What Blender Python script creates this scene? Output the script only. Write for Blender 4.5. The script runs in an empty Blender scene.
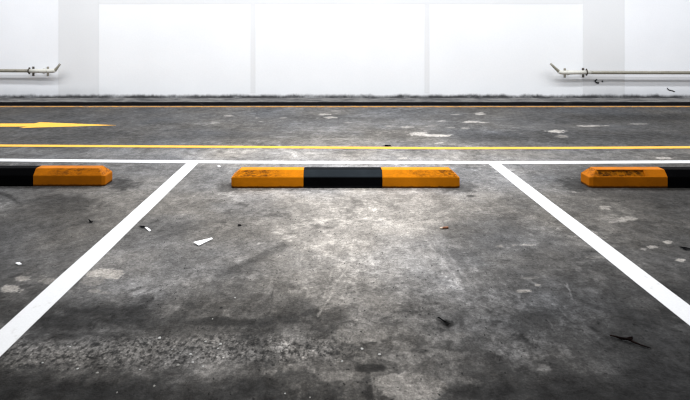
import bpy, bmesh, math, random
import numpy as np
from mathutils import Vector

random.seed(5)
C = bpy.context.scene.collection
# ---------------------------------------------------------------- camera numbers
F, H, VX, VY = 500.0, 1.06, 329.0, 35.5       # focal in px, eye height, vanishing point
YW = 8.07                                      # back wall
def P(px, py, z=0.0):                          # photo point -> point on a horizontal plane
    Y = F * (H - z) / (py - VY)
    return ((px - VX) * Y / F, Y)
def WX(px, Y=YW): return (px - VX) * Y / F
def WZ(py, Y=YW): return H - (py - VY) * Y / F

# ---------------------------------------------------------------- helpers
def obj(name, bm, mats, parent=None, smooth=False):
    me = bpy.data.meshes.new(name)
    bmesh.ops.recalc_face_normals(bm, faces=bm.faces[:])
    bm.to_mesh(me); bm.free()
    for m in (mats if isinstance(mats, (list, tuple)) else [mats]): me.materials.append(m)
    if smooth:
        for p in me.polygons: p.use_smooth = True
    o = bpy.data.objects.new(name, me); C.objects.link(o)
    if parent: o.parent = parent
    return o
def tag(o, label=None, cat=None, group=None, kind=None):
    if label: o['label'] = label
    if cat: o['category'] = cat
    if group: o['group'] = group
    if kind: o['kind'] = kind
    return o
def empty(name, loc, rz=0.0):
    o = bpy.data.objects.new(name, None); C.objects.link(o)
    o.location = loc; o.rotation_euler = (0, 0, rz); o.empty_display_size = .1
    return o
def add_box(bm, x0, x1, y0, y1, z0, z1, bev=0.0):
    r = bmesh.ops.create_cube(bm, size=1.0)
    for v in r['verts']:
        v.co = Vector(((x0+x1)/2 + v.co.x*(x1-x0), (y0+y1)/2 + v.co.y*(y1-y0), (z0+z1)/2 + v.co.z*(z1-z0)))
    if bev:
        es = list({e for v in r['verts'] for e in v.link_edges})
        bmesh.ops.bevel(bm, geom=es, offset=bev, segments=2, affect='EDGES')
def add_slab(bm, pts, z0, z1):                 # closed prism over a plan polygon
    a = [bm.verts.new((x, y, z0)) for x, y in pts]
    b = [bm.verts.new((x, y, z1)) for x, y in pts]
    n = len(pts)
    bm.faces.new(b); bm.faces.new(a[::-1])
    for i in range(n): bm.faces.new((a[i], a[(i+1) % n], b[(i+1) % n], b[i]))
def add_tube(bm, pts, rad, seg=16, caps=True):
    pts = [Vector(p) for p in pts]; rings = []
    rads = rad if isinstance(rad, (list, tuple)) else [rad]*len(pts)
    for i, p in enumerate(pts):
        d = (pts[min(i+1, len(pts)-1)] - pts[max(i-1, 0)]).normalized()
        u = d.cross(Vector((0, 1, 0)))
        if u.length < .05: u = d.cross(Vector((0, 0, 1)))
        u.normalize(); w = d.cross(u).normalized()
        rings.append([bm.verts.new(p + rads[i]*(math.cos(2*math.pi*k/seg)*u + math.sin(2*math.pi*k/seg)*w)) for k in range(seg)])
    for a, b in zip(rings, rings[1:]):
        for k in range(seg): bm.faces.new((a[k], a[(k+1) % seg], b[(k+1) % seg], b[k]))
    if caps: bm.faces.new(rings[0][::-1]); bm.faces.new(rings[-1])

# ---------------------------------------------------------------- materials
def mat(name, col=(.5, .5, .5), rough=.7, spec=.3):
    m = bpy.data.materials.new(name); m.use_nodes = True
    b = m.node_tree.nodes['Principled BSDF']
    b.inputs['Base Color'].default_value = (*col, 1); b.inputs['Roughness'].default_value = rough
    b.inputs['Specular IOR Level'].default_value = spec
    return m
class NT:
    def __init__(s, m): s.t = m.node_tree; s.b = s.t.nodes['Principled BSDF']
    def n(s, typ, **kw):
        n = s.t.nodes.new(typ)
        for k, v in kw.items(): setattr(n, k, v)
        return n
    def l(s, a, b): s.t.links.new(a, b)
    def pos(s): return s.n('ShaderNodeNewGeometry').outputs['Position']
    def objc(s): return s.n('ShaderNodeTexCoord').outputs['Object']
    def noise(s, vec, scale, detail=4, rough=.6, stretch=None):
        if stretch:
            mp = s.n('ShaderNodeMapping'); mp.inputs['Scale'].default_value = stretch
            s.l(vec, mp.inputs['Vector']); vec = mp.outputs[0]
        t = s.n('ShaderNodeTexNoise'); t.inputs['Scale'].default_value = scale
        t.inputs['Detail'].default_value = detail; t.inputs['Roughness'].default_value = rough
        s.l(vec, t.inputs['Vector']); return t.outputs['Fac']
    def rng(s, v, a, b, c=0., d=1.):
        r = s.n('ShaderNodeMapRange'); r.interpolation_type = 'SMOOTHSTEP'
        for i, x in enumerate((a, b, c, d)): r.inputs[i+1].default_value = x
        s.l(v, r.inputs[0]); return r.outputs[0]
    def math(s, op, a, b=0.0):
        r = s.n('ShaderNodeMath', operation=op)
        for i, x in enumerate((a, b)):
            if isinstance(x, (int, float)): r.inputs[i].default_value = x
            else: s.l(x, r.inputs[i])
        return r.outputs[0]
    def mix(s, f, a, b, blend='MIX'):
        r = s.n('ShaderNodeMix', data_type='RGBA', blend_type=blend)
        for sock, x in ((r.inputs[0], f), (r.inputs[6], a), (r.inputs[7], b)):
            if isinstance(x, (int, float)): sock.default_value = x
            elif isinstance(x, tuple): sock.default_value = (*x, 1)
            else: s.l(x, sock)
        return r.outputs[2]
    def sep(s, v):
        r = s.n('ShaderNodeSeparateXYZ'); s.l(v, r.inputs[0]); return r.outputs
    def bump(s, h, strength, dist=.01):
        r = s.n('ShaderNodeBump'); r.inputs['Strength'].default_value = strength
        r.inputs['Distance'].default_value = dist
        s.l(h, r.inputs['Height']); s.l(r.outputs[0], s.b.inputs['Normal'])
    def col(s, c): s.l(c, s.b.inputs['Base Color'])

def paint(name, col, worn, wear_lo=.60, wear_hi=.72, rough=.6, scale=14):
    m = mat(name, col, rough, .25); t = NT(m); p = t.pos()
    w = t.rng(t.noise(p, scale, 8, .7), wear_lo, wear_hi)
    f = t.rng(t.noise(p, 140, 3, .6), .3, .75, .93, 1.0)
    c = t.mix(w, col, worn)
    g = t.n('ShaderNodeCombineColor')
    for i in range(3): t.l(f, g.inputs[i])
    t.col(t.mix(1.0, c, g.outputs[0], 'MULTIPLY'))
    return m
M_white = paint('white_road_paint', (.67, .675, .69), (.52, .515, .51), .55, .72)
M_yellow = paint('yellow_road_paint', (.82, .42, .04), (.55, .30, .06), .5, .72)
M_yellow_far = paint('faded_yellow_road_paint', (.60, .28, .05), (.22, .13, .07), .42, .62)

# wheel stop rubber
def rubber(name, col, dark, lo, hi, rough, lit_slope=None):
    m = mat(name, col, rough, .08 if max(col) > .1 else .01); t = NT(m); p = t.objc()
    z = t.sep(p)[2]
    a = t.noise(p, 26, 8, .75, (1, 1, 1.6))
    onslope = t.math('MULTIPLY', t.rng(z, .070, .085), t.rng(z, .117, .121, 1, 0))
    ax = t.math('ABSOLUTE', t.sep(p)[0])
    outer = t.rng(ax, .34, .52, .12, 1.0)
    fine = t.rng(t.noise(p, 60, 8, .8, (.5, 1, 1.6)), .40, .60)
    a2 = t.math('MAXIMUM', t.math('MULTIPLY', t.rng(a, lo, hi), .6), t.math('MULTIPLY', fine, t.rng(t.noise(p, 9, 3, .5), .38, .55, .35, .95)))
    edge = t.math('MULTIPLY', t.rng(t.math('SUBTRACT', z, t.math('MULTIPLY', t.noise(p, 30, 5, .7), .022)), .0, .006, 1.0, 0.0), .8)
    scuff = t.math('MAXIMUM', edge, t.math('MULTIPLY', a2, t.math('ADD', t.math('MULTIPLY', t.math('MULTIPLY', onslope, outer), .9), .10)))
    blot = t.rng(t.noise(p, 7, 3, .5), .35, .7, .82, 1.0)
    base = t.math('MULTIPLY', t.rng(z, .0, .016, .25, 1.0), t.rng(z, .068, .078, .74, 1.0))  # foot and upright faces darkened: contact shade and grime in the colour
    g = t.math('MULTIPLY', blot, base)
    cc = t.n('ShaderNodeCombineColor')
    for i in range(3): t.l(g, cc.inputs[i])
    if lit_slope: col = t.mix(onslope, tuple(c*.9 for c in col), lit_slope)  # slope lightened as if lit from above; light put into the colour
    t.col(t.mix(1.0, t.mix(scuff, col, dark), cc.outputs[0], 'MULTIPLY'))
    t.bump(t.noise(p, 90, 4, .6), .25, .004)
    return m
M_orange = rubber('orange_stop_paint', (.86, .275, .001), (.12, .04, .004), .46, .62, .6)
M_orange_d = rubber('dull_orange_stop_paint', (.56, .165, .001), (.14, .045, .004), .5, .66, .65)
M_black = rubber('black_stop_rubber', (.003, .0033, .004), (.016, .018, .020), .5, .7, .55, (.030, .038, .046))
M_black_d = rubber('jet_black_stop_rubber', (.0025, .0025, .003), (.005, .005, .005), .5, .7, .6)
M_recess = mat('recess_brown', (.22, .08, .004), .8, .05)
t = NT(M_recess); p = t.objc(); t.col(t.mix(t.rng(t.noise(p, 30, 6, .7), .4, .6), (.36, .12, .003), (.07, .025, .004)))

# walls
def wallmat(name, col, grime=True):
    m = mat(name, col, .85, .15); t = NT(m); p = t.pos()
    x, y, z = t.sep(p)
    big = t.rng(t.noise(p, 1.1, 4, .55), .3, .75, .955, 1.0)
    fine = t.rng(t.noise(p, 60, 3, .6), .3, .7, .975, 1.0)
    g = t.math('MULTIPLY', big, fine)
    cc = t.n('ShaderNodeCombineColor')
    for i in range(3): t.l(g, cc.inputs[i])
    c = t.mix(1.0, col, cc.outputs[0], 'MULTIPLY')
    # splash grime growing towards the foot of the wall
    wob = t.noise(p, 5, 9, .72, (1, 1, .5))
    zz = t.math('SUBTRACT', z, t.math('MULTIPLY', t.math('SUBTRACT', wob, .5), .10))
    soft = t.rng(zz, .10, .27, .30, .0)
    side = t.rng(t.math('ABSOLUTE', t.math('SUBTRACT', x, .2)), 3.4, 4.4, .08, .9)
    c = t.mix(t.math('MULTIPLY', soft, side), c, (.30, .31, .33))
    foot = t.math('MULTIPLY', t.rng(zz, .070, .125, .97, .0), t.rng(t.noise(p, 2.2, 7, .75), .3, .55, .6, 1.0))
    c = t.mix(foot, c, (.03, .03, .032))
    # rusty smear around the pipe fixings
    t.col(c)
    t.bump(t.noise(p, 30, 5, .6), .12, .01)
    return m
M_wall = wallmat('white_wall_paint', (.84, .85, .87))
M_pil = wallmat('grey_white_pilaster_paint', (.74, .745, .76))
M_strip = wallmat('pale_grey_joint_paint', (.755, .76, .775))
M_side = wallmat('cool_white_wall_paint', (.84, .85, .88))
M_hole = mat('dark_hole', (.02, .02, .02), .9, .1)

M_kerb_top = mat('dusty_kerb_top', (.2, .2, .2), .9, .1)
t = NT(M_kerb_top); p = t.pos()
t.col(t.mix(t.rng(t.noise(p, 9, 6, .7, (.5, 1, 1)), .35, .65), (.055, .055, .058), (.20, .195, .19)))
M_kerb = mat('black_kerb_paint', (.01, .01, .011), .8, .1)
t = NT(M_kerb); p = t.pos()
t.col(t.mix(t.rng(t.noise(p, 7, 6, .7, (.5, 1, 1)), .58, .75), (.006, .006, .007), (.05, .05, .052)))

M_pipe = mat('beige_pipe_paint', (.56, .54, .47), .28, .7)
t = NT(M_pipe); p = t.pos()
t.col(t.mix(t.rng(t.noise(p, 22, 6, .7), .52, .7), (.24, .225, .18), (.11, .095, .075)))
M_sleeve = mat('cream_sleeve_paint', (.80, .79, .75), .5, .4)
t = NT(M_sleeve); p = t.pos()
t.col(t.mix(t.rng(t.noise(p, 30, 6, .7), .55, .72), (.58, .57, .52), (.26, .235, .19)))
M_rust = mat('faded_bracket_iron', (.28, .26, .22), .8, .2)
M_clamp = mat('dark_rusty_iron', (.07, .06, .05), .7, .3)

# ---------------------------------------------------------------- floor
def vnoise(x, y, seed):
    xi = np.floor(x).astype(np.int64); yi = np.floor(y).astype(np.int64)
    fx = x - xi; fy = y - yi
    fx = fx*fx*fx*(fx*(fx*6-15)+10); fy = fy*fy*fy*(fy*(fy*6-15)+10)
    def h(a, b):
        n = (a*374761393 + b*668265263 + seed*1442695041) & 0xFFFFFFFF
        n = ((n ^ (n >> 13)) * 1274126177) & 0xFFFFFFFF
        n = ((n ^ (n >> 16)) * 2246822519) & 0xFFFFFFFF
        return ((n ^ (n >> 15)) & 0xFFFF) / 65535.0*2 - 1
    return (h(xi, yi)*(1-fx) + h(xi+1, yi)*fx)*(1-fy) + (h(xi, yi+1)*(1-fx) + h(xi+1, yi+1)*fx)*fy
def fbm(x, y, seed, oct=5, g=.55):
    s = 0; a = 1; tot = 0
    for i in range(oct):
        s = s + a*vnoise(x*2**i + 17.3*i, y*2**i - 9.1*i, seed+i*7); tot += a; a *= g
    return s/tot*1.6
def lin(s): return (np.asarray(s, float)/255.0)**2.2

DX = np.arange(12)*60.0
DIRT_AND_LIGHT = [  # dirt and light falloff painted together, row by row going towards the wall
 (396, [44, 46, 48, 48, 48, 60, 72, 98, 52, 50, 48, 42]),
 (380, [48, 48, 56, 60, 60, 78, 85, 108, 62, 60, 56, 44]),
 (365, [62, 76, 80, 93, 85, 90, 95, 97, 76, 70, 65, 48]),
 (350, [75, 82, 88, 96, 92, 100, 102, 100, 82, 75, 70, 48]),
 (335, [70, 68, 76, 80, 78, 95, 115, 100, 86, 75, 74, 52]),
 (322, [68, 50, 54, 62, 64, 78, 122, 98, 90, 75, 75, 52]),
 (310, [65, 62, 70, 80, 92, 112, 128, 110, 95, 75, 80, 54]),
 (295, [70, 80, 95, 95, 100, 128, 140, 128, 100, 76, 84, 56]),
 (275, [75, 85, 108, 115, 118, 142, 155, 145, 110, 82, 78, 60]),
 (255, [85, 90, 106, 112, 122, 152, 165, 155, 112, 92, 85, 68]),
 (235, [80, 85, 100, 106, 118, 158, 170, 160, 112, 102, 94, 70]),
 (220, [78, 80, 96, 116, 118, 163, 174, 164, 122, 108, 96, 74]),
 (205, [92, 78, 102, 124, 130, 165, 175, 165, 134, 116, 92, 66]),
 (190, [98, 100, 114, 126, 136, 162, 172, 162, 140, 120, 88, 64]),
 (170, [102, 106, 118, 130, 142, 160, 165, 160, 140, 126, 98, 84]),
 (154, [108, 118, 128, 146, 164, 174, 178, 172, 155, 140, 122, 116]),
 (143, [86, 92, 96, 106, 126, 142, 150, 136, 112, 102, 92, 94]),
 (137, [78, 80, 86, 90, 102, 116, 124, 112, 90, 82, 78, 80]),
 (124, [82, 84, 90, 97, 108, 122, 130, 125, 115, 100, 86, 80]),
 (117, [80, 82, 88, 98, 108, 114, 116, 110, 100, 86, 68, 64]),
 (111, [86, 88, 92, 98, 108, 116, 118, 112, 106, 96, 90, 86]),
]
PATCH = [  # worn or stained patches and painted shade by the stops: x, y, half width, half height, brightness, strength, edge softness
 (104,273,16,5,172,1,.3),(90,281,15,3.5,145,.8,.6),(95,291,7,2,140,.8,.6),(106,293,7,1.6,135,.7,.6),
 (23,278,8,2.8,152,1,.4),(11,289,9,3.4,158,1,.4),(54,281,11,2.2,130,.9,.5),
 (606,207,7,1.8,150,.95,.4),(628,219,11,2.3,150,.95,.4),(604,219,13,3,128,.8,.6),(612,222,5,1.2,150,.8,.5),
 (668,242,5,1.6,170,1,.3),(653,247,7,1.2,160,.9,.5),(643,249,4,1.4,150,.9,.5),(680,260,7,2,162,.95,.4),(577,192,6,1,150,.8,.5),
 (592,198,16,2,118,.6,.7),(575,244,20,2.4,118,.6,.7),(560,236,14,1.2,125,.6,.7),(598,257,14,1.5,130,.7,.6),
 (331,117.5,7,.9,200,.95,.5),(324,114.5,5,.8,195,.9,.5),(336,111,4,.6,180,.8,.5),(347,122.6,4,.6,170,.8,.5),
 (418,134,8,1.9,205,.95,.4),(436,135.4,14,1.1,205,.95,.4),(408,127,8,1,185,.9,.5),(391,126,6,.7,170,.8,.5),(430,126,6,.7,165,.8,.5),
 (470,122,8,.8,205,.95,.4),(482,122.5,5,.6,190,.9,.5),(480,113.5,5,1.4,190,.9,.5),(455,114.5,4,.6,175,.8,.5),(442,121,3,.6,180,.8,.5),
 (555,131.5,8,1.5,195,.95,.4),(563,136.5,5,1.3,200,.95,.4),(440,135.6,5,1,210,.95,.4),(440,143,4,.9,200,.9,.5),(450,127.6,4,.8,170,.8,.5),(465,128,4,.8,165,.8,.5),
 (592,125.8,12,.8,175,.9,.5),(637,124,10,.6,150,.8,.5),(663,158,7,1,190,.9,.4),(402,158,6,.9,225,.9,.5),(387,158.4,4,.7,215,.9,.5),(415,158.4,5,.5,205,.8,.6),
 (228,115.5,4,.7,185,.9,.5),(257,118,3,.8,160,.8,.5),(283,118,4,.6,175,.8,.5),(215,123,5,.6,165,.8,.5),(261,121.5,3,.5,165,.8,.5),(275,137,8,.6,140,.6,.6),
 (500,246,6,1.1,165,.9,.5),(524,245,10,1,168,.9,.5),(524,291,8,1.4,150,.9,.5),(538,285,3,1.4,165,.9,.5),(532,278,9,1.2,130,.7,.6),(543,368,8,3.5,120,.8,.6),
 (432,268,14,3,165,.5,.7),(440,290,12,4,150,.5,.7),(362,334,26,10,140,.6,.6),(454,336,18,5,125,.65,.6),(345,193,40,3,195,.4,.8),(400,232,20,6,178,.4,.8),
 (92,312,22,5,40,.8,.8),(60,322,42,5,42,.8,.8),(228,322,36,4,44,.8,.7),(284,320,12,3,48,.6,.8),(62,204,36,8,62,.75,.7),(85,222,16,2.5,72,.8,.7),
 (40,212,30,5,74,.6,.8),(250,235,22,10,100,.4,.8),(178,232,28,8,92,.5,.8),(480,232,40,18,100,.5,.8),(457,252,20,6,105,.5,.8),
 (575,184,16,7,58,.85,.7),(465,187,18,6,82,.75,.8),(225,187,10,6,84,.8,.7),(120,184,14,5,58,.85,.7),(655,195,55,4,66,.7,.7),(470,196,6,1.5,60,.8,.5),  # stop-end patches: grime plus soft shadow painted into the floor
 (447,323,8,4,34,.9,.6),(434,304,6,1.6,60,.5,.9),(440,316,20,3,72,.5,.8),(373,343,4,1.3,42,.8,.5),(374,368,13,3,42,.9,.6),(364,376,7,6,50,.8,.5),(371,394,8,9,46,.85,.4),
 (411,388,34,14,140,.95,.2),(425,377,16,8,98,.5,.4),(405,358,18,6,125,.6,.6),(440,368,14,10,62,.6,.7),(545,315,20,8,60,.6,.8),(482,392,38,9,36,.8,.8),(85,394,60,9,34,.7,.8),
 (680,235,18,8,64,.6,.8),(560,258,22,8,82,.5,.8),(640,283,26,12,70,.4,.8),(332,376,28,5,128,.6,.6),(296,356,16,4,125,.5,.6),(290,378,26,6,50,.6,.7),(257,387,22,9,44,.7,.7),
 (150,347,110,9,112,.5,.8),(60,350,50,9,108,.5,.8),(600,368,28,7,84,.45,.8),
 (387,145.7,4,.7,70,.6,.4),(655,118,60,2,60,.6,.8),(520,137,50,3,72,.5,.8),(655,136,50,3.4,66,.6,.8),
]
STROKE = [  # cracks, tyre arcs and scratches: points, half width, brightness, strength
 ([(0,193),(12,198),(22,205)],1.8,52,.95),([(218,276),(240,266),(262,257),(284,245)],3.2,80,.85),([(262,258),(290,246)],2,105,.5),
 ([(118,320),(134,311),(152,299)],1.6,44,.8),([(84,378),(74,398)],1.8,34,.8),([(28,386),(55,391),(85,394)],1.2,32,.8),([(90,346),(98,344)],1.6,40,.8),
 ([(430,347),(455,350),(486,351),(498,369)],1.3,52,.7),([(640,347),(665,350),(690,345)],1,48,.6),([(500,372),(520,360),(550,352)],1.2,58,.6),
 ([(438,319),(445,323.5),(451,325)],1.3,22,.9),([(552,347),(590,350),(625,362)],1.1,52,.6),([(560,384),(600,386)],1.5,46,.6),
 ([(352,262),(336,284),(318,316)],1.0,185,.7),([(364,252),(346,286)],.9,185,.6),([(424,238),(458,280)],1,185,.6),([(438,240),(470,284)],.8,165,.5),([(340,250),(322,300)],.8,175,.5),([(470,300),(500,320)],.9,62,.5),
 ([(568,284),(573,299)],.7,150,.7),([(566,285),(570,290)],.6,150,.6),([(611,288),(617,298)],.7,44,.75),([(556,304),(566,317)],.8,125,.5),
 ([(300,100),(298,112)],.6,90,.3),([(272,210),(266,262)],1.1,105,.5),([(318,214),(316,240)],.7,110,.4),([(522,276),(540,287)],1.1,150,.6),
 ([(548,320),(556,333)],.8,110,.5),([(370,374),(377,400)],1.8,140,.7),([(370,373),(392,371)],1.2,135,.6),([(288,341),(310,341),(318,346)],.9,125,.6),([(296,345),(300,348)],1.6,34,.8),
 ([(280,352),(345,350)],1,118,.35),([(215,240),(236,226)],1,96,.4),([(200,196),(225,190)],1,104,.4),
]
def floor_values(X, Y):
    px = VX + X*F/Y; py = VY + F*H/Y
    wx = fbm(X*2.2, Y*2.2, 3); wy = fbm(X*2.2+40, Y*2.2, 11)
    qx = px + wx*F/Y*.10; qy = py + wy*.055*F*H/(Y*Y)
    ys = np.array([r[0] for r in DIRT_AND_LIGHT][::-1], float); tab = np.array([r[1] for r in DIRT_AND_LIGHT][::-1], float)
    ix = np.clip(qx/60.0, 0, 10.999); i0 = ix.astype(int); fx = ix - i0; fx = fx*fx*(3-2*fx)
    j = np.clip(np.searchsorted(ys, qy) - 1, 0, len(ys)-2)
    fy = np.clip((qy - ys[j])/(ys[j+1]-ys[j]), 0, 1); fy = fy*fy*(3-2*fy)
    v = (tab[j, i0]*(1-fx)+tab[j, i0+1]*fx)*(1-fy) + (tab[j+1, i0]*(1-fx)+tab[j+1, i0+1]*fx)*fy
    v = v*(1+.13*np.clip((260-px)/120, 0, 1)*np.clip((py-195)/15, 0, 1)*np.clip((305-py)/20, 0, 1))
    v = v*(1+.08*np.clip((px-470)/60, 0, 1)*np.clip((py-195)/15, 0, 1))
    # thin wisps of wear and tyre sweeps
    wsp = 1-np.abs(fbm(X*3.2+.6*wx, Y*3.0+.6*wy, 141, 5, .6))*3.0
    v = v*np.exp(.22*np.clip((wsp-.6)/.4, 0, 1)*np.clip(fbm(X*1.5, Y*1.5, 151)*3+.2, 0, 1)
                 - .26*np.clip((1-np.abs(fbm(X*2.6+.5*wy, Y*2.2, 161, 5, .6))*3.0-.6)/.4, 0, 1)*np.clip(fbm(X*1.7, Y*1.7, 171)*3+.2, 0, 1))
    near = np.clip((py-255)/70, 0, 1)
    rid = 1-np.abs(fbm(X*5, Y*5, 91, 6, .62))*2.2
    blot = np.clip(fbm(X*8, Y*8, 97, 6, .7)*3.2, -1, 1)
    v = v*np.exp(near*(.17*blot - .32*np.clip(rid-.72, 0, .28)/.28*np.clip(fbm(X*2.2, Y*2.2, 101)*3+.4, 0, 1)))
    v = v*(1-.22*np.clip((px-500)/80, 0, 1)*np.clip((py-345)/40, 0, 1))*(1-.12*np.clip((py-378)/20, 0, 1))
    warm = np.clip(.55 + .6*fbm(X*1.3, Y*1.3, 31), 0, 1)
    # mottling at several sizes, streaked along the lane
    n = .10*fbm(X*2.0, Y*2.6, 41) + .13*fbm(X*7, Y*5, 51, 6, .7) + .15*fbm(X*26, Y*20, 61, 4, .8)
    v = v*np.exp(n)
    ex = fbm(X*9, Y*7, 71, 6, .65); ey = fbm(X*26, Y*18, 81, 5, .7)
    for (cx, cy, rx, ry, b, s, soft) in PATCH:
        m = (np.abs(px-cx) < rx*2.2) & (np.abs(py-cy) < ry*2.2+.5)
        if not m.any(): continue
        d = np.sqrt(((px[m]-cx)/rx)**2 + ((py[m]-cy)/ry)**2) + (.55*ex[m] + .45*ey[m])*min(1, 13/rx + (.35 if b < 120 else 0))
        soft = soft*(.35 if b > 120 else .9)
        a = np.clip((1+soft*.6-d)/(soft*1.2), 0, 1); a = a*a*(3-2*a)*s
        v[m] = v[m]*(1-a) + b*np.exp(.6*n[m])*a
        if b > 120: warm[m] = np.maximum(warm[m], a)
    for (pts, hw, b, s) in STROKE:
        x0 = min(p[0] for p in pts)-12; x1 = max(p[0] for p in pts)+12; y0 = min(p[1] for p in pts)-8; y1 = max(p[1] for p in pts)+8
        m = (px > x0) & (px < x1) & (py > y0) & (py < y1)
        if not m.any(): continue
        ax = px[m] + 1.5*ex[m]; ay = py[m] + .8*ey[m]; best = np.full(ax.shape, 1e9)
        for (a0, b0), (a1, b1) in zip(pts, pts[1:]):
            dx, dy = a1-a0, b1-b0
            tt = np.clip(((ax-a0)*dx+(ay-b0)*dy)/(dx*dx+dy*dy), 0, 1)
            best = np.minimum(best, np.hypot(ax-a0-tt*dx, ay-b0-tt*dy))
        a = np.clip(1.5-best/hw, 0, 1)*s*np.clip(.75+.5*ey[m], 0, 1)
        v[m] = v[m]*(1-a) + b*a
    # band of worn concrete with bare aggregate
    rg = np.clip(1-np.abs(py-352-6*wx)/22, 0, 1)*np.clip((345-px+40*wy)/60, 0, 1)
    rg = np.maximum(np.clip(rg*1.8, 0, 1), .22*np.clip((py-255)/80, 0, 1))
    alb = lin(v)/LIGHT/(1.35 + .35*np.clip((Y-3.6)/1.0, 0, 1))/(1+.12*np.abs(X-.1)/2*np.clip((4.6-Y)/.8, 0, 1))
    return np.clip(alb, .006, .8), warm, rg
LIGHT = 1.08

verts = []; faces = []; A = []; Wm = []; R = []
base = 0
def grid(x0, x1, y0, y1, st):
    global base
    nx = int(round((x1-x0)/st))+1; ny = int(round((y1-y0)/st))+1
    gx, gy = np.meshgrid(np.linspace(x0, x1, nx), np.linspace(y0, y1, ny))
    X = gx.ravel(); Y = gy.ravel()
    a, w, r = floor_values(X, np.maximum(Y, .9))
    verts.append(np.stack([X, Y, np.zeros_like(X)], 1)); A.append(a); Wm.append(w); R.append(r)
    i = np.arange(nx*ny).reshape(ny, nx)
    faces.append(np.stack([i[:-1, :-1].ravel(), i[:-1, 1:].ravel(), i[1:, 1:].ravel(), i[1:, :-1].ravel()], 1) + base)
    base += nx*ny
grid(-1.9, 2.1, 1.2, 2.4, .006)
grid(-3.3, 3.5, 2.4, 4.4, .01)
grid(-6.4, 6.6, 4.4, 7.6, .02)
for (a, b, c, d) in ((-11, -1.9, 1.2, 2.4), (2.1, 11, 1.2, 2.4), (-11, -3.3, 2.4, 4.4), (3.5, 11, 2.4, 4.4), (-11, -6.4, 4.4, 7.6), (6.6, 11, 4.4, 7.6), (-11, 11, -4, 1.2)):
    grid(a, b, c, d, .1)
V = np.concatenate(verts); Fc = np.concatenate(faces)
me = bpy.data.meshes.new('floor')
me.vertices.add(len(V)); me.vertices.foreach_set('co', V.ravel())
me.loops.add(Fc.size); me.loops.foreach_set('vertex_index', Fc.ravel().astype(np.int32))
me.polygons.add(len(Fc)); me.polygons.foreach_set('loop_start', np.arange(0, Fc.size, 4, dtype=np.int32))
me.polygons.foreach_set('loop_total', np.full(len(Fc), 4, dtype=np.int32))
me.update(); me.validate()
for nm, arr in (('tone', A), ('warm', Wm), ('rough', R)):
    at = me.attributes.new(nm, 'FLOAT', 'POINT'); at.data.foreach_set('value', np.concatenate(arr).astype(np.float32))
M_floor = mat('stained_concrete', (.2, .2, .2), .7, .12)
t = NT(M_floor); p = t.pos()
def attr(n):
    a = t.n('ShaderNodeAttribute'); a.attribute_name = n; return a.outputs['Fac']
tone, warm, rg = attr('tone'), attr('warm'), attr('rough')
f1 = t.rng(t.noise(p, 55, 6, .75), .28, .72, .82, 1.18)
f2 = t.rng(t.noise(p, 210, 3, .7), .28, .72, .76, 1.24)
vor = t.n('ShaderNodeTexVoronoi'); vor.inputs['Scale'].default_value = 95
vor.inputs['Randomness'].default_value = 1.0; t.l(p, vor.inputs['Vector'])
stone = t.rng(vor.outputs['Distance'], .1, .62, 1.0, .0)
pick = t.sep(vor.outputs['Color'])[0]
wide = t.rng(t.noise(p, 62, 3, .7, (1, .7, 1)), .36, .62, .22, 1.65)
agg = t.math('ADD', t.math('MULTIPLY', stone, t.rng(pick, .35, 1.0, .0, 1.5)), t.math('MULTIPLY', wide, 1.0))
k = t.math('MULTIPLY', f1, f2)
mixr = t.n('ShaderNodeMix', data_type='FLOAT'); t.l(rg, mixr.inputs[0]); mixr.inputs[2].default_value = 1.0; t.l(agg, mixr.inputs[3])
k = t.math('MULTIPLY', k, mixr.outputs[0])
# small dark pits and pale flecks
pit = t.rng(t.noise(p, 33, 2, .5), .22, .30, .35, 1.0)
fleck = t.rng(t.noise(p, 90, 1, .5), .80, .86, 1.0, 2.0)
k = t.math('MULTIPLY', t.math('MULTIPLY', k, pit), fleck)
f0 = t.rng(t.noise(p, 11, 8, .8, (.8, 1, 1)), .30, .70, .78, 1.22)
f3 = t.rng(t.noise(p, 46, 7, .8, (.8, .9, 1)), .30, .70, .70, 1.31)
f4 = t.rng(t.noise(p, 120, 3, .8, (.8, .9, 1)), .30, .70, .72, 1.29)
k = t.math('MULTIPLY', t.math('MULTIPLY', t.math('MULTIPLY', k, f0), f3), f4)
pit2 = t.rng(t.noise(p, 75, 1, .5, (1, .6, 1)), .255, .31, .2, 1.0)
k = t.math('MULTIPLY', k, pit2)
val = t.math('MULTIPLY', tone, k)
tint = t.mix(warm, (.975, .985, 1.035), (1.075, 1.0, .92))
cc = t.n('ShaderNodeCombineColor')
for i in range(3): t.l(val, cc.inputs[i])
t.col(t.mix(1.0, tint, cc.outputs[0], 'MULTIPLY'))
t.l(t.rng(t.noise(p, 18, 4, .6), .3, .7, .62, .9), t.b.inputs['Roughness'])
t.bump(t.math('ADD', t.math('MULTIPLY', k, .5), t.noise(p, 20, 6, .7)), .35, .006)
me.materials.append(M_floor)
floor = bpy.data.objects.new('floor', me); C.objects.link(floor); tag(floor, kind='structure')

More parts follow.
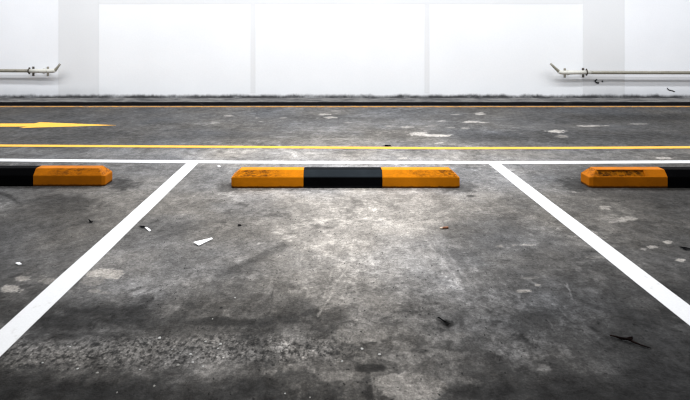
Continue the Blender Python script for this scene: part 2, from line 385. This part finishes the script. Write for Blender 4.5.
# ---------------------------------------------------------------- wall, pilasters, kerb
def box_obj(name, mats, *b, bev=0.0, parent=None):
    bm = bmesh.new(); add_box(bm, *b, bev=bev); return obj(name, bm, mats, parent)
wall = tag(box_obj('wall_back', M_wall, WX(99), WX(583), YW, YW+.25, 0, 4.2), kind='structure')
wall_l = tag(box_obj('wall_left', M_side, -11, WX(99)-.001, YW, YW+.25, 0, 4.2), kind='structure')
wall_r = tag(box_obj('wall_right', M_side, WX(583)+.001, 11, YW, YW+.25, 0, 4.2), kind='structure')
tag(box_obj('trim_1', M_pil, WX(58.5), WX(99), YW-.004, YW-.0005, .0545, 4.2), kind='structure')
tag(box_obj('trim_2', M_pil, WX(583), WX(624.5), YW-.004, YW-.0005, .0545, 4.2), kind='structure')
tag(box_obj('trim_3', M_strip, WX(250.5), WX(255.5), YW-.002, YW-.0005, .13, WZ(4)-.001), kind='structure')
tag(box_obj('trim_4', M_strip, WX(424.5), WX(429.5), YW-.002, YW-.0005, .13, WZ(4)-.001), kind='structure')
tag(box_obj('trim_5', M_strip, WX(99)+.001, WX(583)-.001, YW-.003, YW-.0005, WZ(4), 4.2), kind='structure')
bm = bmesh.new(); add_box(bm, -11, 11, 7.56, YW-.0005, 0, .054)
kerb = tag(obj('trim_6', bm, [M_kerb, M_kerb_top]), kind='structure')
for q in kerb.data.polygons: q.material_index = 1 if q.normal.z > .5 else 0
def hole(pts, w, par):
    bm = bmesh.new()
    add_tube(bm, [(WX(a), YW-.002 - (.011 if 583 < a < 625 else 0), WZ(b)) for a, b in pts], w, 6)
    return obj('hole', bm, M_hole, par)
hole([(596.5, 79.3), (594.5, 81), (596, 82.6), (598.5, 82.8)], .011, wall_r)
hole([(601.6, 80.9), (602.4, 81.6)], .011, wall_r)
hole([(667, 88.2), (669, 90), (672, 90.6), (674.5, 91.6)], .008, wall_r)

# ---------------------------------------------------------------- wheel stops
def profile(x, w0, ends):
    pass
def stop_section(bm, x0, x1, end0, end1, lo=.076, hi=.12, d=.14, ins=.035, eins=.058, ch=.012):
    def ring(x, inset):                 # cross-section outline at x (y front negative)
        h = hi
        return [(x, -d/2, 0), (x, -d/2, lo), (x, -d/2+ins, h), (x, d/2-ins, h), (x, d/2, lo), (x, d/2, 0)]
    def end_rings(x, s):                # chamfered end: s=+1 towards +x
        return ([(x, -d/2+ch, 0), (x, -d/2+ch, lo-.006), None, None, (x, d/2-ch, lo-.006), (x, d/2-ch, 0)],
                [(x-s*.022, -d/2, 0), (x-s*.022, -d/2, lo), (x-s*eins, -d/2+ins, hi), (x-s*eins, d/2-ins, hi), (x-s*.022, d/2, lo), (x-s*.022, d/2, 0)])
    mk = lambda ps: [bm.verts.new(p) for p in ps]
    rings = []
    def cap(inner, x, s):
        e, _ = end_rings(x, s)
        a0, a1, a4, a5 = [bm.verts.new(e[i]) for i in (0, 1, 4, 5)]
        bm.faces.new((a0, a1, a4, a5))                                   # end face
        bm.faces.new((inner[0], inner[1], a1, a0)); bm.faces.new((inner[5], inner[4], a4, a5))
        bm.faces.new((inner[1], inner[2], a1)); bm.faces.new((inner[4], inner[3], a4))
        bm.faces.new((inner[2], inner[3], a4, a1))
        bm.faces.new((inner[0], inner[5], a5, a0))
    L = mk(end_rings(x0, -1)[1]) if end0 else mk(ring(x0, 0))
    Rr = mk(end_rings(x1, 1)[1]) if end1 else mk(ring(x1, 0))
    for i in range(6): bm.faces.new((L[i], L[(i+1) % 6], Rr[(i+1) % 6], Rr[i]))
    if end0: cap(L, x0, -1)
    else: bm.faces.new(L)
    if end1: cap(Rr, x1, 1)
    else: bm.faces.new(Rr)
def bev(o, w=.0045):
    md = o.modifiers.new('b', 'BEVEL'); md.width = w; md.segments = 2; md.limit_method = 'ANGLE'; md.angle_limit = math.radians(20)
LEN = 1.592
XA, XB = -LEN/2 + .504, LEN/2 - .54
def wheel_stop(loc, rz, label, orange, black):
    r = empty('wheel_stop', loc, rz); tag(r, label, 'wheel stop', 'striped wheel stops at the head of the bays')
    parts = []
    for nm, a, b, e0, e1, m in (('orange_section', -LEN/2, XA, True, False, orange), ('black_section', XA, XB, False, False, black), ('orange_section', XB, LEN/2, False, True, orange)):
        bm = bmesh.new(); stop_section(bm, a, b, e0, e1); o = obj(nm, bm, m, r); bev(o, .004); parts.append(o)
    return r, parts
CX = .115
YS = 3.54
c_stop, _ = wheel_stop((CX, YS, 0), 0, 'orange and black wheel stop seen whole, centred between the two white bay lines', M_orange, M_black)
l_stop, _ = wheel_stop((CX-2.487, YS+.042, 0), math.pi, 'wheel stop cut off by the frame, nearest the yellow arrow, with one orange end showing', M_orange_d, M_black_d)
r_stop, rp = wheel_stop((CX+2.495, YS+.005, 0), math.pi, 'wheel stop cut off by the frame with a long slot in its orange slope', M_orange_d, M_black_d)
# slot in the sloping face of the right-hand stop: its slope is cut open with a boolean and lined
slope = Vector((0, .035, .044)).normalized(); nrm = Vector((0, -.044, .035)).normalized()
sec = rp[2]                                    # after the half turn this is the end towards the bay line; its camera side is local +y
def slot_box(x0, x1, u0, u1, d0, d1, shrink=0):
    bm = bmesh.new(); vs = []
    o0 = Vector((0, .07, .076)); sl = Vector((0, -.035, .044)).normalized(); nn = Vector((0, .044, .035)).normalized()
    for x in (x0, x1):
        for u in (u0, u1):
            for d in (d0, d1): vs.append(bm.verts.new(Vector((x, 0, 0)) + o0 + sl*u + nn*d))
    for f in ((0, 1, 3, 2), (4, 6, 7, 5), (0, 4, 5, 1), (2, 3, 7, 6), (0, 2, 6, 4), (1, 5, 7, 3)): bm.faces.new([vs[i] for i in f])
    return bm
# cut directly in mesh: replace the slope by an inset frame
def cut_slot(o, x0, x1, u0, u1, depth):
    me = o.data; bm = bmesh.new(); bm.from_mesh(me)
    nn = Vector((0, .044, .035)).normalized()
    fs = [f for f in bm.faces if f.normal.dot(nn) > .97]
    f = max(fs, key=lambda f: f.calc_area())
    o0 = Vector((0, .07, .076)); sl = Vector((0, -.035, .044)).normalized()
    q = [Vector((x, 0, 0)) + o0 + sl*u for x, u in ((x0, u0), (x1, u0), (x1, u1), (x0, u1))]
    corners = [v for v in f.verts]
    low = sorted([v for v in corners if v.co.z < .1], key=lambda v: v.co.x); high = sorted([v for v in corners if v.co.z > .1], key=lambda v: v.co.x)
    bmesh.ops.delete(bm, geom=[f], context='FACES_ONLY')
    iv = [bm.verts.new(c) for c in q]; dv = [bm.verts.new(c - nn*depth) for c in q]
    bm.faces.new((low[0], low[1], iv[1], iv[0])); bm.faces.new((low[1], high[1], iv[2], iv[1]))
    bm.faces.new((high[1], high[0], iv[3], iv[2])); bm.faces.new((high[0], low[0], iv[0], iv[3]))
    for i in range(4): bm.faces.new((iv[i], iv[(i+1) % 4], dv[(i+1) % 4], dv[i]))
    bm.faces.new(dv); bmesh.ops.recalc_face_normals(bm, faces=bm.faces[:])
    bm.to_mesh(me); bm.free()
cut_slot(sec, .405, .728, .006, .0525, .014)
o = obj('slot_lining', slot_box(.407, .726, .008, .0505, -.0135, -.0115), M_recess, r_stop); o['label'] = 'dark brown bottom of the open slot'

# ---------------------------------------------------------------- painted lines
def strip(name, edge_a, edge_b, m, z=.0016):
    bm = bmesh.new(); add_slab(bm, edge_a + edge_b[::-1], 0.0002, z); return obj(name, bm, m)
def cross(pts, th, x_ext=1.0):                 # a line running across; pts in photo x, y centre
    xs = [P(a, b) for a, b in pts]
    a = [(x, y-th/2) for x, y in xs]; b = [(x, y+th/2) for x, y in xs]
    return a, b
wl = [(-330, 158.0), (-120, 158.8), (0, 159.6), (120, 160.7), (240, 161.5), (330, 161.8), (460, 162.0), (580, 161.9), (690, 161.4), (860, 160.8), (1080, 160)]
wl = [(x, y+.45+.25*math.exp(-((x-330)/250)**2)) for x, y in wl]
a, b = cross(wl, .088)
tag(strip('painted_line', a, b, M_white), 'long white painted line running across just behind the wheel stops', 'painted line')
yl = [(-330, 143.5), (-120, 144.6), (0, 145.4), (120, 146.0), (230, 146.5), (345, 147.3), (440, 147.9), (560, 147.8), (690, 147.2), (860, 146.4), (1080, 145)]
yl = [(x, y+.15+.3*math.exp(-((x-330)/250)**2)) for x, y in yl]
a, b = cross(yl, .085)
tag(strip('painted_line', a, b, M_yellow), 'bright yellow painted line across the floor between white line and arrow', 'painted line')
a, b = cross([(-200, 106.9), (0, 106.6), (345, 106.7), (690, 106.6), (900, 106.9)], .10)
tag(strip('painted_line', a, b, M_yellow_far), 'thin faded orange-yellow line painted along the foot of the black kerb', 'painted line')
def wl_y(px):
    for (x0, y0), (x1, y1) in zip(wl, wl[1:]):
        if x0 <= px <= x1: return P(px, y0+(y1-y0)*(px-x0)/(x1-x0))[1]
for x0, x1, pxc, lab in ((-1.184, -1.084, 193, 'white parking bay line beside the white paper scrap'), (1.316, 1.417, 493, 'white parking bay line on the same side as the dark twig')):
    ytop = wl_y(pxc) - .0462
    n = 12
    a = [(x0 + random.uniform(-.0015, .0015), .2 + (ytop-.2)*i/n) for i in range(n+1)]
    b = [(x1 + random.uniform(-.0015, .0015), .2 + (ytop-.2)*i/n) for i in range(n+1)]
    tag(strip('bay_line', a, b, M_white), lab, 'painted line', 'white lines between the bays')
# arrow
bm = bmesh.new()
pts = [P(-60, 123.6), P(34, 123.6), P(40, 122.3), P(116, 125.3), P(19.5, 128.0), P(27.5, 126.6), P(-60, 126.9)]
add_slab(bm, pts, .0002, .0016)
tag(obj('floor_arrow', bm, M_yellow), 'yellow arrow painted on the lane floor, pointing along the wall', 'arrow')

# ---------------------------------------------------------------- wall pipes
YP = 7.958
def pp(px, py, y=YP): return (WX(px, y), y, WZ(py, y))
def pipe(label, run, sleeve, clamps, rad):
    base = pp(*sleeve[0]); r = empty('wall_pipe', base); tag(r, label, 'pipe', 'pipes fixed low on the white wall')
    def loc(o): o.matrix_parent_inverse = r.matrix_basis.inverted(); return o
    bm = bmesh.new(); add_tube(bm, [pp(*q) for q in run], [rad]*(len(run)-4) + [rad*.9, rad*.8, rad*.7, rad*.6], 18); loc(obj('pipe_run', bm, M_pipe, r, True))
    bm = bmesh.new(); add_tube(bm, [pp(*q) for q in sleeve], rad*1.15, 18); loc(obj('sleeve', bm, M_sleeve, r, True))
    for cpx, cpy, big in clamps:
        x, y, z = pp(cpx, cpy)
        bm = bmesh.new()
        m_ = M_clamp if big else M_sleeve
        w = .020 if big else .055
        back = YW-.0045 if (583 < cpx < 625) else YW-.0005
        bm = bmesh.new()
        add_box(bm, x-.012, x+.012, y+rad*.9, back, z-.016, z+.016, .003)         # stand-off arm
        add_box(bm, x-.018, x+.018, back-.006, back, z-.088, z+.062, .002)           # plate on the wall
        loc(obj('bracket', bm, M_clamp if big else M_rust, r))
        bm = bmesh.new()
        add_tube(bm, [(x-w*.5, y, z), (x+w*.5, y, z)], rad*1.42 if big else rad*1.32, 18)
        add_box(bm, x-.010, x+.010, y-.010, y+.010, z-rad*(2.0 if big else 1.6), z+rad*(2.1 if big else 1.6), .003)
        loc(obj('clamp', bm, m_, r))
    return r
bendL = [(52, 71.0), (53.8, 70.8), (55.2, 70.0), (56.4, 68.8), (57.9, 66.9), (60.0, 64.0)]
pipe('beige wall pipe with upturned tip, on the wall above the yellow arrow', [(-180, 70.4), (0, 70.6), (28, 70.8), (40, 71.0)] + bendL, [(28.5, 70.8), (40, 71.0)] + bendL[:3], [(29.3, 70.9, True), (44, 71.0, False)], .027)
bendR = [(563, 72.6), (560.6, 72.4), (558.6, 71.2), (556.4, 69.2), (553.6, 66.6), (550.6, 63.6)]
pipe('beige wall pipe with upturned tip, on the wall above a small dark hole', [(870, 72.6), (690, 72.7), (590, 72.5), (575, 72.6)] + bendR, [(590.5, 72.2), (575, 72.5)] + bendR[:3], [(586.5, 72.3, True), (568, 72.6, False)], .027)

# ---------------------------------------------------------------- litter
M_paper = mat('white_paper', (.88, .89, .9), .7, .2)
M_dark = mat('black_scrap', (.008, .008, .009), .9, .0)
M_twig = mat('dark_twig', (.018, .010, .009), .9, .0)
M_tan = mat('brown_paper', (.30, .13, .07), .7, .2)
M_cream = mat('cream_filter', (.75, .62, .50), .7, .2)
M_peb = mat('pale_pebble', (.62, .62, .60), .8, .2)
M_peb2 = mat('grey_pebble', (.22, .215, .20), .8, .2)
for m, c1, c2 in ((M_paper, (.9, .9, .92), (.74, .74, .75)), (M_peb, (.46, .46, .45), (.24, .235, .22)), (M_tan, (.34, .15, .08), (.14, .06, .04)), (M_twig, (.005, .0035, .0035), (.016, .010, .009)), (M_dark, (.006, .006, .007), (.02, .02, .02))):
    t = NT(m); t.col(t.mix(t.rng(t.noise(t.objc(), 40, 4, .6), .4, .7), c1, c2))
def scrap(name, corners, m, label, cat, th=.0012, thick_z=.001, sub=4, curl=.004, jit=.0012, parent=None):
    """thin curled sheet; corners are (photo x, photo y, height)"""
    q = [Vector((*P(a, b, z), z)) for a, b, z in corners]
    c = sum(q, Vector())/len(q); base = Vector((c.x, c.y, 0))
    bm = bmesh.new(); g = []
    for j in range(sub+1):
        row = []
        for i in range(sub+1):
            u, v = i/sub, j/sub
            p_ = (q[0]*(1-u)+q[1]*u)*(1-v) + (q[3]*(1-u)+q[2]*u)*v - base
            p_.z = max(p_.z + curl*(math.sin(u*5+v*3))*.25, .0008)
            p_ += Vector((random.uniform(-1, 1), random.uniform(-1, 1), 0))*jit
            row.append(bm.verts.new(p_))
        g.append(row)
    for j in range(sub):
        for i in range(sub): bm.faces.new((g[j][i], g[j][i+1], g[j+1][i+1], g[j+1][i]))
    o = obj(name, bm, m, parent); o.location = base
    md = o.modifiers.new('s', 'SOLIDIFY'); md.thickness = th; md.offset = 1
    if parent is None: tag(o, label, cat)
    return o
scrap('paper_scrap', [(193.2, 242.2, .012), (211.8, 237.7, .004), (212.6, 239.0, .002), (198.8, 245.6, .003)], M_paper, 'white torn paper wedge lying on concrete, largest scrap beside the bay line', 'paper scrap', curl=0, jit=.0004)
scrap('paper_scrap', [(144.8, 227.4, .004), (147.5, 227.2, .008), (151.2, 230.6, .002), (149.0, 231.4, .002)], M_paper, 'tiny white paper shred touching a dark shred beside the bay line', 'paper scrap', sub=3)
scrap('dark_scrap', [(138.6, 226.0, .002), (144.0, 225.6, .010), (146.4, 227.6, .004), (141.8, 228.2, .002)], M_dark, 'small dark shred touching a tiny white paper shred', 'scrap', sub=3)
scrap('dark_scrap', [(88.0, 219.8, .010), (91.8, 220.6, .012), (93.4, 222.4, .003), (89.4, 222.9, .002)], M_dark, 'small black scrap on concrete in front of the wheel stop near the arrow', 'scrap', sub=3, curl=.02)
scrap('paper_scrap', [(15.4, 263.2, .004), (19.6, 262.0, .006), (22.2, 264.4, .002), (17.6, 264.6, .002)], M_paper, 'small white paper chip on concrete above two pale worn patches', 'paper scrap', sub=3)
scrap('dark_scrap', [(678.6, 247.0, .004), (684, 246.6, .010), (696, 249.6, .004), (686, 250.2, .002)], M_dark, 'long black scrap on concrete cut by the frame, in front of the slotted wheel stop', 'scrap', sub=4)
scrap('dark_scrap', [(384.6, 145.0, .010), (390.8, 144.9, .012), (391.0, 146.2, .003), (384.8, 146.3, .003)], M_dark, 'flat dark scrap lying on the lane at the edge of the yellow line', 'scrap', sub=3)
scrap('dark_scrap', [(237.6, 224.6, .004), (241.2, 224.4, .006), (241.4, 226.0, .002), (238.0, 226.2, .002)], M_dark, 'tiny dark speck of litter on concrete just in front of the centre stop', 'scrap', sub=2)
scrap('dark_scrap', [(437.6, 317.6, .004), (440.4, 317.2, .012), (450.6, 324.6, .006), (446.4, 324.9, .002)], M_dark, 'thin curled black strip lying in a dark oily stain', 'scrap', sub=5, curl=.012)
scrap('paper_scrap', [(217.6, 165.4, .006), (220.4, 165.4, .008), (220.6, 167.0, .002), (217.8, 167.0, .002)], M_paper, 'tiny white chip on concrete between bay line top and centre wheel stop', 'paper scrap', sub=2)
# cigarette stub
x0, y0 = P(440.2, 229); x1, y1 = P(448.2, 228.4)
st = empty('cigarette_stub', ((x0+x1)/2, (y0+y1)/2, 0)); tag(st, 'small brown and cream cigarette stub lying on the pale concrete', 'cigarette stub')
dx, dy = (x1-x0)/2, (y1-y0)/2
bm = bmesh.new(); add_tube(bm, [(-dx, -dy, .0052), (-dx*.45, -dy*.45, .0052)], .005, 12); obj('burnt_end', bm, M_cream, st, True)
bm = bmesh.new(); add_tube(bm, [(-dx*.45, -dy*.45, .0055), (dx*.2, dy*.2, .006), (dx, dy, .0055)], [.0052, .0048, .0054], 12); obj('filter', bm, M_tan, st, True)
# twig
def tw(pts): return [Vector((*P(a, b, z), z)) for a, b, z in pts]
q = tw([(610, 335.2, .004), (616, 336.6, .007), (621, 338.4, .005), (627.5, 338.8, .008), (634, 342.2, .006), (641, 345.0, .004), (651, 348.2, .003)])
tb = empty('twig', (q[3].x, q[3].y, 0)); tag(tb, 'dark brown forked twig lying on the grey concrete', 'twig')
off = Vector((q[3].x, q[3].y, 0))
bm = bmesh.new(); add_tube(bm, [v-off for v in q], [.0022, .003, .0045, .0042, .0035, .0026, .0015], 8); obj('stem', bm, M_twig, tb, True)
q2 = tw([(626, 339.2, .008), (629.5, 337.8, .013), (632.5, 337.0, .011)])
bm = bmesh.new(); add_tube(bm, [v-off for v in q2], [.0040, .0034, .002], 8); obj('branch', bm, M_twig, tb, True)
q3 = tw([(624, 338.6, .008), (630, 339.6, .010), (632.6, 338.6, .009)])
bm = bmesh.new(); add_tube(bm, [v-off for v in q3], [.0036, .004, .002], 8); obj('branch', bm, M_twig, tb, True)
# pebbles on the worn band
def pebble_mesh(seed):
    rnd = random.Random(seed); bm = bmesh.new(); bmesh.ops.create_icosphere(bm, subdivisions=2, radius=1)
    for v in bm.verts:
        v.co *= 1 + .18*math.sin(3*v.co.x+seed) * math.cos(2.3*v.co.y-seed) + rnd.uniform(-.07, .07)
        v.co.z *= .6
    z = min(v.co.z for v in bm.verts)
    for v in bm.verts: v.co.z -= z
    me = bpy.data.meshes.new('pebble'); bm.to_mesh(me); bm.free()
    for p_ in me.polygons: p_.use_smooth = True
    return me
pm = [pebble_mesh(s) for s in range(4)]
for m_ in pm[:3]: m_.materials.append(M_peb)
pm[3].materials.append(M_peb2)
PEB = [(220.5, 343.6, 2.3), (205.5, 341.2, 1.8), (190.5, 353.8, 1.9), (178, 364.6, 2.2), (218, 348, 1.7), (193, 362, 1.6), (159.5, 337.4, 2.2), (97.2, 372.2, 2.3), (77.4, 368.4, 1.9), (70, 346.2, 1.8),
       (42.5, 362.2, 1.5), (154.2, 385.5, 1.7), (362, 348.2, 2.0), (342, 360.8, 1.7), (285, 393, 1.4), (310, 397, 1.3), (379.5, 354, 2.2), (212.5, 318.6, 1.2), (235, 297.5, 1.3), (117, 392, 1.3), (203, 366, 1.4), (172, 349, 1.3), (140, 369, 1.2), (36, 352, 1.2)]
first = None
for i, (a, b, s) in enumerate(PEB):
    x, y = P(a, b + s*.4); r = s*y/F*.52
    if first is None: first = o = bpy.data.objects.new('pebble', pm[0]); 
    else: o = first.copy(); o.data = pm[i % 4]
    C.objects.link(o)
    o.location = (x, y, -.0005); o.scale = (r*random.uniform(1.1, 1.7), r*random.uniform(1.2, 1.8), r*random.uniform(.6, .9)); o.rotation_euler = (0, 0, random.uniform(-.5, .5))
    tag(o, 'tiny pale pebble loose on the rough worn concrete nearest the viewer', 'pebble', 'pebbles on the worn concrete')

# ---------------------------------------------------------------- light
def area(name, loc, sx, sy, energy, col=(1, 1, 1), rot=(0, 0, 0)):
    d = bpy.data.lights.new(name, 'AREA'); d.shape = 'RECTANGLE'; d.size = sx; d.size_y = sy; d.energy = energy; d.color = col
    o = bpy.data.objects.new(name, d); C.objects.link(o); o.location = loc; o.rotation_euler = rot; return o
area('wall_tube_light', (.2, 6.15, 3.3), 15, .22, 325, (.96, .98, 1))
area('lane_tube_light', (.2, 5.3, 3.3), 15, .22, 215, (.97, .985, 1))
area('bay_fill', (.15, 3.35, 2.7), 2.2, .9, 85, (1, .985, .96))  # unseen lamp added to brighten the middle of the bay
area('front_fill', (.2, -1.2, 2.7), 6, .5, 40, (1, .99, .97), (math.radians(50), 0, 0))  # unseen fill added behind the camera for the stop fronts
w = bpy.data.worlds.new('garage_air'); bpy.context.scene.world = w; w.use_nodes = True
bg = w.node_tree.nodes['Background']; bg.inputs[0].default_value = (.93, .96, 1, 1); bg.inputs[1].default_value = .38

# ---------------------------------------------------------------- camera
cd = bpy.data.cameras.new('camera'); cam = bpy.data.objects.new('camera', cd); C.objects.link(cam)
cam.location = (0, 0, H); cam.rotation_euler = (math.pi/2, 0, 0)
cd.sensor_fit = 'HORIZONTAL'; cd.sensor_width = 36; cd.lens = F/690*36
cd.shift_x = (345-VX)/690; cd.shift_y = -(200-VY)/690
cd.clip_start = .02
cd.dof.use_dof = True; cd.dof.focus_distance = 3.0; cd.dof.aperture_fstop = 9.0
sc = bpy.context.scene; sc.camera = cam
sc.view_settings.view_transform = 'Standard'; sc.view_settings.look = 'None'; sc.view_settings.exposure = 0; sc.view_settings.gamma = 1
sc.cycles.use_denoising = True
sc.cycles.denoising_prefilter = 'ACCURATE'
sc.cycles.denoising_input_passes = 'RGB_ALBEDO_NORMAL'
sc.cycles.filter_width = 1.25
